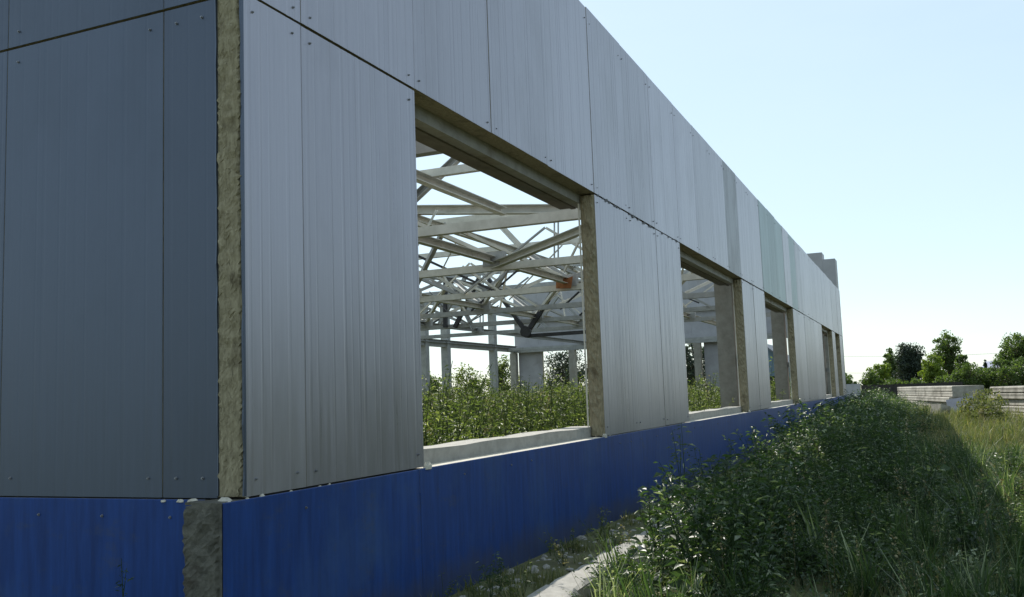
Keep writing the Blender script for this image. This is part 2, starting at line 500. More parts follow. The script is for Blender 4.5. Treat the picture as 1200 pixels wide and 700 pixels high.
# torn bits along the row joint
r9 = random.Random(8)
def torn(y0, y1, n_):
    mb = MB()
    for _ in range(n_):
        yy = r9.uniform(y0, y1); w_ = r9.uniform(0.015, 0.07); h_ = r9.uniform(0.006, 0.03)
        zc = Z1+r9.uniform(-0.012, 0.008)
        mb.add([(0.004, yy-w_, zc-0.004), (0.007, yy-w_*0.3, zc-h_), (0.007, yy+w_*0.5, zc-h_*0.6), (0.004, yy+w_, zc), (0.006, yy+w_*0.2, zc+h_*0.7), (0.006, yy-w_*0.5, zc+h_*0.3)], [(0, 1, 2, 3, 4, 5)])
        mb.add([(-0.004, yy-w_, zc-0.004), (-0.004, yy+w_, zc), (0.004, yy+w_, zc), (0.004, yy-w_, zc-0.004)], [(0, 1, 2, 3)])
    o = mb.build('torn_sealant', MT['steel_black'], building); tag(o, kind='stuff')
torn(6.5, 10.6, 34); torn(16.3, 19.3, 22); torn(25, 33.5, 40)

# plinth: blue panels
PY = [0.035, 2.1, 8.4, 13.9, 19.4, 24.9, 30.4, 35.9, YEND-0.01]
def blue_panel(u0, u1, to3, z1, topm='foam'):
    mb = MB()
    n = max(2, int((u1-u0)/0.25))
    us = np.linspace(u0, u1, n+1)
    zs = [-0.25, 0.3, 0.7, z1-0.004, z1]
    vs = []
    for z in zs:
        for u in us:
            d = 0.004*math.sin(u*2.3)*math.sin(z*3.1)+(0.004 if z == z1 else 0)
            vs.append(to3(u, d, z))
    k = n+1
    mb.add(vs, [(j*k+i, j*k+i+1, (j+1)*k+i+1, (j+1)*k+i) for j in range(len(zs)-1) for i in range(n)], 0)
    a = [to3(u0, 0.005, -0.25), to3(u1, 0.005, -0.25), to3(u1, 0.2, -0.25), to3(u0, 0.2, -0.25), to3(u0, 0.005, z1), to3(u1, 0.005, z1), to3(u1, 0.2, z1), to3(u0, 0.2, z1)]
    mb.add(a, [(0, 3, 2, 1), (1, 2, 6, 5), (0, 4, 7, 3), (2, 3, 7, 6)], 1)
    mb.add(a, [(4, 5, 6, 7)], 2)
    return mb.build('plinth_panel', [MT['blue'], MT['wool_dark'], MT[topm]], building)
for a, b in zip(PY[:-1], PY[1:]):
    o = blue_panel(a+0.0015, b-0.0015, long3(0.006), Z0+rr.uniform(-.004, .002), 'wool_dark' if a < 1 else 'foam')
    ys_ = [yy for yy in np.arange(a+0.25, b, 0.46) if rr.random() < 0.45]
    if a < 12:
        screws([(0.006, yy, Z0-0.10+rr.uniform(-.01, .01)) for yy in ys_], (1, 0, 0), o)
for a, b in [(-3.2, -0.262), (-8.8, -3.2), (-14.4, -8.8), (-17.2, -14.4)]:
    o = blue_panel(a+0.0015, b-0.0015, short3(0.206), Z0-0.004, 'wool_dark')
    if a > -5: screws([(xx, 0.206, Z0-0.10) for xx in np.arange(a+0.2, b, 0.5)], (0, -1, 0), o)
wool_strip(-0.255, -0.012, 0.036, -0.2, Z0-0.03, MT['wool_dark'], 'wool_edge', 2)
# filler behind the corner strip
mb = MB(); mb.box(-0.25, -0.02, 0.05, 0.21, -0.2, Z0-0.02); mb.build('corner_filler', MT['wool_dark'], building)
mb = MB(); mb.box(-0.30, -0.01, 0.10, 0.215, Z0-0.02, Z0-0.006); mb.build('corner_filler', MT['wool_dark'], building)

# foam remains along the plinth top
def lumps(pts, name, matl, seed, parent):
    r_ = random.Random(seed)
    mb = MB()
    for (x, yy, z, sx, sy, sz) in pts:
        n = 7
        ring = []
        for lv, (rad, h) in enumerate(((1, 0), (0.9, 0.6), (0.45, 1))):
            for k in range(n):
                a = 2*math.pi*k/n
                q = rad*r_.uniform(0.75, 1.15)
                ring.append((x+sx*q*math.cos(a), yy+sy*q*math.sin(a), z+sz*h*r_.uniform(0.8, 1.15)))
        fs = [(l*n+k, l*n+(k+1) % n, (l+1)*n+(k+1) % n, (l+1)*n+k) for l in range(2) for k in range(n)]
        fs.append(tuple(2*n+k for k in range(n)))
        fs.append(tuple(range(n-1, -1, -1)))
        mb.add(ring, fs)
    return mb.build(name, matl, parent)
pl = []
r2 = random.Random(11)
for yy in (0.10, 0.24, 0.36, 0.62, 0.9, 1.0, 1.35, 2.15, 2.24, 6.42, 6.5, 6.62, 8.0, 9.6, 10.7, 16.2, 16.35, 19.4, 24.8):
    big = yy in (2.24, 6.42, 16.2)
    sc_ = 0.045 if big else r2.uniform(0.008, 0.02)
    pl.append((-0.005, yy, Z0-0.01, sc_*0.6, sc_*1.3, sc_*1.1))
o = lumps(pl, 'foam_remains', MT['foam'], 5, building); tag(o, kind='stuff')
o = lumps([(-0.07, 0.15, Z0-0.03, .05, .05, .045), (-0.13, 0.17, Z0-0.03, .03, .04, .025), (-0.34, 0.207, Z0-0.02, .05, .012, .02), (-0.43, 0.207, Z0-0.018, .025, .012, .015), (-0.55, 0.207, Z0-0.018, .02, .012, .012)], 'foam_remains', MT['foam'], 6, building); tag(o, kind='stuff')

# openings: lintel, sill, reveals
for wi, (a, b) in enumerate(windows):
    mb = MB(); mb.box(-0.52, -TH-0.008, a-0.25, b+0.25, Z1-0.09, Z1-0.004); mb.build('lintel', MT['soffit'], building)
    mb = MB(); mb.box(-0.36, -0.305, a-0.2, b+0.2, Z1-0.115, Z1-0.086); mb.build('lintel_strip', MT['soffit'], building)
    # sill block, slightly uneven top
    n = 12
    mb = MB()
    for i in range(n):
        y0 = a-0.15+(b-a+0.3)*i/n; y1 = a-0.15+(b-a+0.3)*(i+1)/n
    ys_ = np.linspace(a-0.15, b+0.15, n+1)
    h = [Z0+0.115+0.006*math.sin(i*1.7+wi) for i in range(n+1)]
    vs = []
    for i in range(n+1):
        vs += [(-0.175, ys_[i], Z0-0.2), (-0.168, ys_[i], h[i]), (-0.46, ys_[i], h[i]), (-0.46, ys_[i], Z0-0.2)]
    fs = []
    for i in range(n):
        for k in range(4):
            fs.append((i*4+k, i*4+(k+1) % 4, (i+1)*4+(k+1) % 4, (i+1)*4+k))
    fs += [(3, 2, 1, 0), (n*4, n*4+1, n*4+2, n*4+3)]
    mb.add(vs, fs)
    mb.build('sill', MT['sill'], building)
    # exposed wool of the far reveal: lumpy skin over the panel edge
    yy = b
    r_ = np.random.default_rng(40+wi)
    nx, nz = 6, 60
    vs = []
    for j in range(nz+1):
        for i in range(nx+1):
            edge = i in (0, nx)
            vs.append((-0.004-(TH-0.008)*i/nx, yy+(0.01 if edge else -0.003-0.012*abs(r_.normal())), Z0+0.015+(Z1-Z0-0.03)*j/nz))
    mb = MB()
    mb.add(vs, [(j*(nx+1)+i, j*(nx+1)+i+1, (j+1)*(nx+1)+i+1, (j+1)*(nx+1)+i) for j in range(nz) for i in range(nx)])
    mb.build('reveal', MT['wool'], building)
    # thin pale angle at the inner edge of the reveal
    mb = MB(); mb.box(-0.204, -TH-0.006, b-0.014, b-0.003, Z0+0.12, Z1-0.1); mb.build('window_angle', MT['steel'], building)
# inner columns along the long wall
cols_y = [1.2, 9.4, 17.5, 26.2, 32.0, 39.0, 43.3]
for yy in cols_y:
    mb = MB(); mb.box(-0.80, -0.42, yy-0.19, yy+0.19, -0.2, Z2-0.3)
    mb.build('column', MT['concrete'], building)
    for zz in (2.2, 5.2):
        mb = MB(); mb.box(-0.42, -TH-0.006, yy-0.1, yy+0.1, zz, zz+0.15); mb.build('bracket', MT['steel_grey'], building)
# far long side: columns only
XF = -16.9
for yy in (4.3, 8.5, 12.7, 16.9, 21.1, 25.3, 29.5, 33.1, 35.2, 40.5):
    mb = MB(); mb.box(XF-0.17, XF+0.17, yy-0.17, yy+0.17, -0.2, 6.0)
    mb.build('column', MT['steel_grey'], building)
mb = MB(); mb.box(XF-0.12, XF+0.12, 2, 43.3, 4.02, 4.28); mb.build('edge_beam', MT['steel_grey'], building)
mb = MB(); mb.box(XF-0.10, XF+0.10, 2, 43.3, 5.92, 6.1); mb.build('edge_beam', MT['steel_grey'], building)
# far end wall: upper band of panels, a few panels left below
YE = 43.62
def end3(u, d, z): return (u, YE+0.18-d, z)
x = -0.2
i = 0
while x > -17.0:
    a = max(x-1.4, -17.15)
    top = 7.62 if i == 0 else 7.3
    ribbed(a+g, x-g, 4.2, top-rr.uniform(0, .02), end3, MT['metal_worn'], MT['wool'], 'end_wall_panel', back=MT['inner'])
    x = a; i += 1
for a, b in [(-16.8, -15.4), (-6.62, -5.3), (-2.2, -0.2)]:
    ribbed(a, b, 0.0, 4.19, end3, MT['metal_worn'], MT['wool'], 'end_wall_panel', back=MT['inner'])
mb = MB(); mb.box(-17.15, -0.2, YE-0.32, YE-0.01, 3.98, 4.19); mb.build('edge_beam', MT['steel_grey'], building)
mb = MB(); mb.box(-17.15, -0.2, YE-0.22, YE-0.01, 5.6, 5.75); mb.build('edge_beam', MT['steel_grey'], building)
for xx in (-17.0, -13.6, -10.2, -6.9, -4.9, -2.3):
    mb = MB(); mb.box(xx-0.17, xx+0.17, YE-0.36, YE-0.02, -0.2, 3.97); mb.build('column', MT['concrete'], building)
# parapet blocks on the far corner
mb = MB(); mb.box(-0.60, -0.03, 43.2, 44.3, Z2+0.02, 7.63); mb.build('parapet_block', MT['inner'], building)
mb = MB(); mb.box(-1.75, -0.605, 43.2, 44.3, Z2+0.02, 7.98); mb.build('parapet_block', MT['inner'], building)
# corner trim at the far end
mb = MB(); mb.box(-0.15, 0.012, YEND+0.002, YEND+0.06, 0.0, Z2-0.02); mb.build('corner_trim', MT['steel_grey'], building)

# --- roof frame: double layer grid of steel members
MD = 4.2
ZB, ZT = 4.12, 5.58
bx = [-4.12-MD*i for i in range(0, 4)]
by = [4.3+MD*j for j in range(10)]
tx = [-2.02-MD*i for i in range(0, 4)]
ty = [6.4+MD*j for j in range(9)]
CH = [(-.065, -.07), (.065, -.07), (.065, -.058), (-.053, -.058), (-.053, .058), (.065, .058), (.065, .07), (-.065, .07)]
AN = [(-.05, -.05), (.05, -.05), (.05, -.038), (-.038, -.038), (-.038, .05), (-.05, .05)]
def member(name, p, q, prof, mk, scale=1.0, up=(0, 0, 1)):
    mb = MB()
    mb.prism([(a*scale, b*scale) for a, b in prof], p, q, up)
    return mb.build(name, MT[mk], building)
fr = random.Random(21)
for j, yy in enumerate(by):
    if j in (7, 8): continue
    member('bottom_chord', (-0.42, yy, ZB), (XF+0.17, yy, ZB), CH, 'steel' if j in (1, 2, 3) else 'steel_grey')
for x in bx:
    member('bottom_chord', (x, 4.3, ZB+0.142), (x, YE-0.33, ZB+0.142), CH, 'steel' if x > -9 else 'steel_grey')
for j, yy in enumerate(ty):
    if j == 0 or j > 5: continue
    member('top_chord', (-2.02 if j > 1 else -3.2, yy, ZT), (XF+0.1, yy, ZT), CH, 'steel' if j < 4 else 'steel_grey')
for x in tx:
    if x == tx[0]: continue
    member('top_chord', (x, 10.6, ZT-0.142), (x, 27.5, ZT-0.142), CH, 'steel' if x > -9 else 'steel_grey')
for i, x in enumerate(tx):
    for j, yy in enumerate(ty):
        if j == 0 or j > 5 or (i == 0 and j < 3): continue
        for dx in (-2.1, 2.1):
            for dy in (-2.1, 2.1):
                if x+dx > -1: continue
                if fr.random() < 0.12: continue
                mk = 'steel' if fr.random() < 0.6 else 'steel_grey'
                member('web_brace', (x, yy, ZT-0.05), (x+dx, yy+dy, ZB+0.2), AN, mk, 1.0)
for i, x in enumerate(bx):
    for j, yy in enumerate(by):
        if j > 6: continue
        mk = 'steel_black' if (i, j) in ((2, 7), (1, 7)) else 'steel_grey'
        mb = MB(); mb.box(x-0.22, x+0.22, yy-0.085, yy+0.085, ZB+0.02, ZB+0.3)
        mb.build('gusset', MT[mk], building)

# displaced and damaged members
member('loose_beam', (-4.37, 8.6, 5.44), (-4.37, 13.8, 5.44), CH, 'steel', 1.15)
member('loose_beam', (-6.4, 11.5, 4.56), (-3.9, 11.5, 6.31), CH, 'steel_grey', 1.0)
member('loose_beam', at(465, 246.5, 13.2), at(705, 245, 14.6), CH, 'steel', 1.35)
member('loose_beam', (-4.16, 12.7, 4.16), (-0.99, 10.1, 4.31), CH, 'steel', 0.95)
member('loose_beam', at(588, 266, 16.9), at(620, 300, 16.9), AN, 'steel', 1.2)
for px in (650, 654.5):
    member('hanger_rod', at(px, 255, 16.9), at(px, 312, 16.9), AN, 'steel_grey', 0.42)
for px in (563, 566.5):
    member('hanger_rod', at(px, 318, 29.5), at(px, 388, 29.5), AN, 'steel_grey', 0.55)
YB = 25.12
SQ = [(-.05, -.05), (.05, -.05), (.05, .05), (-.05, .05)]
for a_, b_, k_ in (((522, 316), (522, 384), 1.3), ((562, 325), (533, 384), 1.35), ((571, 325), (617, 390), 1.35), ((649, 341), (619, 388), 1.5), ((617, 394), (690, 389), 1.2), ((516, 318), (548, 318), 1.0)):
    member('black_brace', at(*a_, YB), at(*b_, YB), SQ, 'steel_black', k_*0.95)
q_ = at(617.5, 389, YB)
mb = MB(); mb.tube([(q_[0], YB-0.14, q_[2]), (q_[0], YB-0.06, q_[2])], [0.2, 0.2], 8); mb.build('gusset', MT['steel_black'], building)
q_ = at(661, 331, 16.7)
mb = MB()
mb.add([(q_[0]+dx_, 16.7+dy_, q_[2]+dz_) for dy_ in (-0.02, 0.02) for dx_, dz_ in ((-.2, -.13), (.16, -.15), (.22, .12), (.05, .08), (-.02, .15), (-.19, .10))],
       [(0, 1, 2, 3, 4, 5), (11, 10, 9, 8, 7, 6)]+[(k, 6+k, 6+(k+1) % 6, (k+1) % 6) for k in range(6)])
mb.build('gusset', MT['rust'], building)
for a_, b_, yy in (((548, 320), (515, 380), 25.2), ((526, 328), (555, 386), 25.2), ((605, 345), (640, 384), 33.6), ((655, 345), (628, 384), 33.6), ((655, 348), (684, 380), 33.6)):
    member('web_brace', at(*a_, yy), at(*b_, yy), AN, 'steel_grey', 1.2)

# thin cross bracing between the chords
xr = random.Random(5)
for yy in (16.82, 21.02, 25.22):
    x = -2.5
    while x > -16:
        w_ = xr.uniform(1.6, 2.4)
        if xr.random() < 0.8: member('cross_brace', (x, yy, ZB+0.05), (x-w_, yy, ZT), AN, xr.choice(('steel', 'steel_grey', 'steel')), 0.62)
        if xr.random() < 0.7: member('cross_brace', (x-w_, yy-0.1, ZB+0.05), (x, yy-0.1, ZT), AN, xr.choice(('steel', 'steel_grey', 'steel_black')), 0.62)
        x -= w_

for k in range(34):
    yy = xr.choice((12.6, 14.7, 18.9, 23.1, 27.3))+xr.uniform(-.2, .2)
    x0 = xr.uniform(-15, -3); x1 = x0+xr.choice((-1, 1))*xr.uniform(0.3, 2.2)
    member('tie_rod', (x0, yy, xr.uniform(4.15, 4.5)), (x1, yy+xr.uniform(-1.2, 1.2), xr.uniform(5.0, 5.6)), AN, xr.choice(('steel', 'steel', 'steel_grey', 'steel_black')), xr.uniform(0.4, 0.7))

# ------------------------------------------------------------------ kerb strip
kerb = empty('kerb', (0, 0, 0)); tag(kerb, kind='structure')
ky = -4.0
kr = random.Random(4)
while ky < 16:
    L = kr.uniform(0.95, 1.05)
    mb = MB()
    x0, x1, zt = 0.60+kr.uniform(-.03, .03), 0.84+kr.uniform(-.03, .03), 0.18+kr.uniform(-.025, .02)
    pr = [(x0, -0.15), (x1+0.01, -0.15), (x1, zt-0.03), (x1-0.03, zt), (x0+0.02, zt+0.004), (x0, zt-0.02)]
    nseg = 6
    vs = []
    for s_ in range(nseg+1):
        for (a, z) in pr:
            j_ = 0.016 if z > 0 else 0
            vs.append((a+kr.uniform(-j_, j_), ky+0.01+(L-0.02)*s_/nseg, z+kr.uniform(-j_, j_)))
    n = len(pr)
    fs = [(s_*n+k, s_*n+(k+1) % n, (s_+1)*n+(k+1) % n, (s_+1)*n+k) for s_ in range(nseg) for k in range(n)]
    fs += [tuple(range(n)), tuple(nseg*n+k for k in range(n-1, -1, -1))]
    mb.add(vs, fs)
    mb.build('kerb_stone', MT['sill'], kerb)
    ky += L

# ------------------------------------------------------------------ foliage tools
def plant(rng, h, nleaf, leaf, stems=1, spread=0.35, wide=0.34, droop=0.3, topleaf=0.55):
    """returns verts, tris, tint: stems with folded leaves"""
    V, T, C = [], [], []
    for s_ in range(stems):
        az = rng.uniform(0, 6.283); ln = rng.uniform(0.0, spread)
        hh = h*rng.uniform(0.7, 1.05)
        n = 4
        ts = np.linspace(0, 1, n)
        path = np.stack([np.cos(az)*ln*hh*ts**1.4+rng.normal(0, .01, n), np.sin(az)*ln*hh*ts**1.4+rng.normal(0, .01, n), hh*ts], -1)
        r0 = 0.006*h+0.002
        b = len(V)
        for i in range(n):
            for k in range(3):
                a = 2.094*k
                rr_ = r0*(1-0.75*ts[i])
                V.append(path[i]+np.array([math.cos(a)*rr_, math.sin(a)*rr_, 0])); C.append(0.35)
        for i in range(n-1):
            for k in range(3):
                a0 = b+i*3+k; a1 = b+i*3+(k+1) % 3
                T.append((a0, a1, a1+3)); T.append((a0, a1+3, a0+3))
        for l in range(nleaf//stems):
            t = rng.uniform(0.12, 1.0)**0.75
            p = np.array([np.interp(t, ts, path[:, k]) for k in range(3)])
            a = rng.uniform(0, 6.283)
            el = rng.uniform(-droop, 0.9)
            # side shoots: leaves sit off the stem
            off = rng.uniform(0, 0.22)*h*(1.05-t)
            d = np.array([math.cos(a)*math.cos(el), math.sin(a)*math.cos(el), math.sin(el)])
            p = p+d*off+np.array([0, 0, off*0.35])
            L = leaf*rng.uniform(0.55, 1.2)*(1-(1-topleaf)*t)
            W = L*wide*rng.uniform(0.8, 1.2)
            side = np.cross(d, [0, 0, 1.0]); side /= np.linalg.norm(side)+1e-6
            roll = rng.normal(0, 0.5)
            nn = np.cross(side, d)
            sd_ = side*math.cos(roll)+nn*math.sin(roll)
            n2 = np.cross(sd_, d)
            mid = p+d*L*0.45
            tip = p+d*L-np.array([0, 0, L*0.22])
            b = len(V)
            V += [p, mid+sd_*W*0.5+n2*W*0.12, tip, mid-sd_*W*0.5+n2*W*0.12]
            c = float(np.clip(rng.normal(0.38, 0.17)+0.12*t, 0, 0.8)) if rng.uniform() > 0.05 else 1.0  # a few random leaves take the pale end colour as painted sunlit specks
            C += [c]*4
            T += [(b, b+1, b+2), (b, b+2, b+3)]
    return np.array(V), np.array(T), np.array(C)

def grass_clump(rng, h, n, rad):
    V, T, C = [], [], []
    for _ in range(n):
        a = rng.uniform(0, 6.283); r_ = rad*math.sqrt(rng.uniform())
        p = np.array([math.cos(a)*r_, math.sin(a)*r_, 0])
        a2 = rng.uniform(0, 6.283); hh = h*rng.uniform(0.5, 1.15); ln = rng.uniform(0.1, 0.7)*hh
        d = np.array([math.cos(a2), math.sin(a2), 0]); s_ = np.array([-d[1], d[0], 0])*rng.uniform(0.004, 0.008)
        b = len(V)
        V += [p-s_, p+s_, p+d*ln*0.35+np.array([0, 0, hh*0.6])+s_*0.8, p+d*ln*0.35+np.array([0, 0, hh*0.6])-s_*0.8, p+d*ln+np.array([0, 0, hh])]
        C += [float(np.clip(rng.normal(0.45, 0.25), 0, 1))]*5
        T += [(b, b+1, b+2), (b, b+2, b+3), (b+3, b+2, b+4)]
    return np.array(V), np.array(T), np.array(C)

def mesh_np(name, V, T, C, matl, parent=None, smooth=False):
    me = bpy.data.meshes.new(name)
    me.vertices.add(len(V)); me.vertices.foreach_set('co', np.ascontiguousarray(V, np.float32).ravel())
    me.loops.add(len(T)*3); me.loops.foreach_set('vertex_index', np.ascontiguousarray(T, np.int32).ravel())
    me.polygons.add(len(T)); me.polygons.foreach_set('loop_start', np.arange(0, len(T)*3, 3, dtype=np.int32))
    me.polygons.foreach_set('loop_total', np.full(len(T), 3, np.int32))
    at_ = me.attributes.new('tint', 'FLOAT', 'POINT')
    at_.data.foreach_set('value', np.ascontiguousarray(C, np.float32))
    me.materials.append(matl)
    me.update(calc_edges=True)
    o = bpy.data.objects.new(name, me)
    return link(o, parent)

def scatter(protos, pos, scale, rng, lean=0.12, tintvar=0.12):
    """instances of protos merged into one array"""
    Vs, Ts, Cs = [], [], []
    base = 0
    pick = rng.integers(0, len(protos), len(pos))
    for k, (v, t, c) in enumerate(protos):
        idx = np.where(pick == k)[0]
        if len(idx) == 0: continue
        n = len(idx)
        yaw = rng.uniform(0, 6.283, n); lx = rng.normal(0, lean, n); ly = rng.normal(0, lean, n)
        cy_, sy_ = np.cos(yaw), np.sin(yaw)
        s_ = scale[idx]
        X = v[None, :, 0]*cy_[:, None]-v[None, :, 1]*sy_[:, None]
        Y = v[None, :, 0]*sy_[:, None]+v[None, :, 1]*cy_[:, None]
        Z = np.broadcast_to(v[None, :, 2], X.shape)
        X = (X+Z*lx[:, None])*s_[:, None]+pos[idx, 0][:, None]
        Y = (Y+Z*ly[:, None])*s_[:, None]+pos[idx, 1][:, None]
        Z = Z*s_[:, None]+pos[idx, 2][:, None]
        Vs.append(np.stack([X, Y, Z], -1).reshape(-1, 3))
        Ts.append((t[None]+(np.arange(n)*len(v))[:, None, None]+base).reshape(-1, 3))
        Cs.append(np.clip(c[None]+rng.normal(0, tintvar, n)[:, None], 0, 1).ravel())
        base += n*len(v)
    return np.concatenate(Vs), np.concatenate(Ts), np.concatenate(Cs)

def vnoise(x, y, s, seed=0):
    a = seed*1.7
    return (np.sin(x*s+a)*np.cos(y*s*1.13-a*0.6)+0.6*np.sin(x*s*2.3-y*s*1.7+a*2)+0.35*np.cos(x*s*4.1+y*s*3.3+a))/1.95

# ------------------------------------------------------------------ weeds outside, in the building's shade
P_big = [plant(RNG, 1.0, 120, 0.15, stems=5, spread=0.45, wide=0.36) for _ in range(6)]
P_low = [plant(RNG, 0.5, 80, 0.10, stems=5, spread=0.8, wide=0.38) for _ in range(6)]
P_tall = [plant(RNG, 1.3, 120, 0.12, stems=3, spread=0.22, wide=0.26) for _ in range(5)]
P_far = [plant(RNG, 1.0, 60, 0.20, stems=3, spread=0.5, wide=0.4) for _ in range(5)]

P_feather = [plant(RNG, 0.9, 190, 0.055, stems=6, spread=0.3, wide=0.2, topleaf=0.8) for _ in range(5)]
P_broad = [plant(RNG, 0.45, 22, 0.26, stems=4, spread=0.8, wide=0.6, droop=0.1, topleaf=0.7) for _ in range(5)]
P_tuft = [grass_clump(RNG, 0.55, 34, 0.10) for _ in range(5)]

def field(n, x0, x1, y0, y1, rng, dens=None):
    x = rng.uniform(x0, x1, n); y = rng.uniform(y0, y1, n)
    if dens is not None:
        k = rng.uniform(0, 1, n) < dens(x, y)
        x, y = x[k], y[k]
    return x, y

rng = np.random.default_rng(12)
parts = []
def inview(x, y):
    # only what the camera or a step to the side can see
    return ((y > -1) & (x < 5+(y+4)*0.36)).astype(float)
# low cover, patchy
x, y = field(3300, 0.95, 7, 0.5, 15, rng, lambda x, y: inview(x, y)*np.where(x < 4.9, 1.0, 0.12)*np.where((x < 1.3) & (y < 6), 0.3, 1)*np.clip(0.35+1.1*vnoise(x, y, 1.6, 2), 0.05, 1))
s = 0.58+0.34*vnoise(x, y, 1.1, 1)+rng.normal(0, .14, len(x))
parts.append(scatter(P_low, np.stack([x, y, ground_z(x, y)-.02], -1), np.clip(s, .25, 1.2), rng, 0.25))
# bush standing in the light of the first opening
x = rng.normal(1.74, 0.32, 34); y = rng.normal(4.0, 0.8, 34)
k = x > 1.05
parts.append(scatter(P_big, np.stack([x[k], y[k], ground_z(x[k], y[k])-.02], -1), np.clip(rng.normal(.84, .13, k.sum()), .45, 1.05), rng, 0.15))
x = rng.normal(2.5, 0.4, 22); y = rng.normal(5.6, 1.0, 22)
parts.append(scatter(P_big, np.stack([x, y, ground_z(x, y)-.02], -1), np.clip(rng.normal(.58, .12, 22), .3, .8), rng, 0.15))
# clumps further on, lower, leaving the wall free
def dens_wall(x, y):
    return np.clip((y-6.0)/1.5, 0, 1)*np.clip((3.4-x)/1.2, 0.05, 1)*np.clip((x-0.85)/0.5, 0.05, 1)*np.clip(0.35+1.3*vnoise(x, y, 1.7, 7), 0.03, 1)
x, y = field(1300, 0.85, 4.4, 5.5, 16, rng, dens_wall)
s = np.clip(0.56+0.34*vnoise(x, y, 1.9, 3)+rng.normal(0, .17, len(x))+0.03*np.clip(y-9, 0, 9)-0.10*np.clip(x-2.2, 0, 3), .25, 1.1)
parts.append(scatter(P_big, np.stack([x, y, ground_z(x, y)-.02], -1), s, rng, 0.18))
# other kinds in patches of their own
for P_, n_, sd_, sc0, sc1, xm in ((P_feather, 420, 11, .62, .2, 4.2), (P_broad, 150, 14, .62, .18, 3.6), (P_tuft, 1500, 17, .75, .25, 5.2)):
    x, y = field(n_, 1.0, xm, 2.0, 18, rng, lambda x, y: inview(x, y)*np.clip(0.15+1.4*vnoise(x, y, 2.1, sd_), 0.02, 1))
    parts.append(scatter(P_, np.stack([x, y, ground_z(x, y)-.02], -1), np.clip(rng.normal(sc0, sc1, len(x)), .25, 1.25), rng, 0.2))
x, y = field(16, 1.05, 2.3, 4.6, 9.5, rng)
parts.append(scatter(P_big, np.stack([x, y, ground_z(x, y)-.02], -1), np.clip(rng.normal(.95, .1, len(x)), .7, 1.15), rng, 0.15))
x, y = field(46, 0.9, 2.8, 5.0, 16, rng)
parts.append(scatter(P_tall, np.stack([x, y, ground_z(x, y)-.02], -1), np.clip(0.72+rng.normal(0, .12, len(x)), .4, 1.0), rng, 0.14))
x, y = field(70, 1.2, 5.5, 3.5, 16, rng)
parts.append(scatter(P_tall, np.stack([x, y, ground_z(x, y)-.02], -1), np.clip(0.42+rng.normal(0, .1, len(x)), .25, .7), rng, 0.25))
# further along the wall
x, y = field(2600, 0.5, 5.2, 16, 62, rng, lambda x, y: np.where(x < 4.2, 1, 0.35)*np.clip(0.6+0.8*vnoise(x, y, 0.9, 5), 0.08, 1))
s = np.clip(0.95+0.3*vnoise(x, y, 0.7, 5)+rng.normal(0, .18, len(x))-0.34*np.clip(x-1.2, 0, 4), .2, 1.45)
parts.append(scatter(P_far, np.stack([x, y, ground_z(x, y)-.02], -1), s, rng))
def merge(parts):
    b = 0; V, T, C = [], [], []
    for v, t, c in parts:
        V.append(v); T.append(t+b); C.append(c); b += len(v)
    return np.concatenate(V), np.concatenate(T), np.concatenate(C)
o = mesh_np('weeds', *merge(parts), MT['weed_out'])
tag(o, 'dense leafy weeds growing in the shade beside the blue plinth', 'weeds', kind='stuff')

# dry stalks and seed heads among the weeds
def stalk(rng, h):
    V, T, C = [], [], []
    n = 5
    ts = np.linspace(0, 1, n); az = rng.uniform(0, 6.283); ln = rng.uniform(0, .25)
    path = np.stack([math.cos(az)*ln*h*ts**1.5, math.sin(az)*ln*h*ts**1.5, h*ts], -1)
    for i in range(n):
        for k in range(3):
            V.append(path[i]+np.array([math.cos(2.094*k), math.sin(2.094*k), 0])*0.004*(1.1-ts[i])); C.append(0.5)
    for i in range(n-1):
        for k in range(3):
            a0 = i*3+k; a1 = i*3+(k+1) % 3
            T.append((a0, a1, a1+3)); T.append((a0, a1+3, a0+3))
    for _ in range(26):
        t = rng.uniform(0.68, 1.0)
        p = np.array([np.interp(t, ts, path[:, k]) for k in range(3)])+rng.normal(0, .022, 3)
        d = rng.normal(0, 1, 3); d /= np.linalg.norm(d); e_ = np.cross(d, rng.normal(0, 1, 3)); e_ /= np.linalg.norm(e_)
        b = len(V); L = rng.uniform(.008, .022)
        V += [p-d*L, p+e_*L*.6, p+d*L, p-e_*L*.6]; C += [float(rng.uniform(.2, 1))]*4
        T += [(b, b+1, b+2), (b, b+2, b+3)]
    return np.array(V), np.array(T), np.array(C)
MT['dry'] = leaf_mat('dry_stalks', [(0.10, 0.075, 0.04), (0.20, 0.165, 0.09), (0.36, 0.33, 0.24)], 0.2, 0.8)
S_dry = [stalk(rng, 1.0) for _ in range(6)]
x, y = field(420, 0.9, 7.5, 2.0, 26, rng, lambda x, y: inview(x, y))
v_ = scatter(S_dry, np.stack([x, y, ground_z(x, y)-.02], -1), np.clip(rng.normal(.55, .16, len(x)), .25, .95), rng, 0.2)
x, y = field(260, -12, -1.2, 4, 30, rng, lambda x, y: ((3.33-x)/(y+3.86) < 0.75).astype(float))
v2_ = scatter(S_dry, np.stack([x, y, 0*x-.02], -1), np.clip(rng.normal(1.55, .22, len(x)), 1.0, 2.0), rng, 0.1)
v_ = merge([v_, v2_])
o = mesh_np('dry_stalks', *v_, MT['dry'])
tag(o, 'thin dry stalks with seed heads among the weeds', 'weeds', kind='stuff')

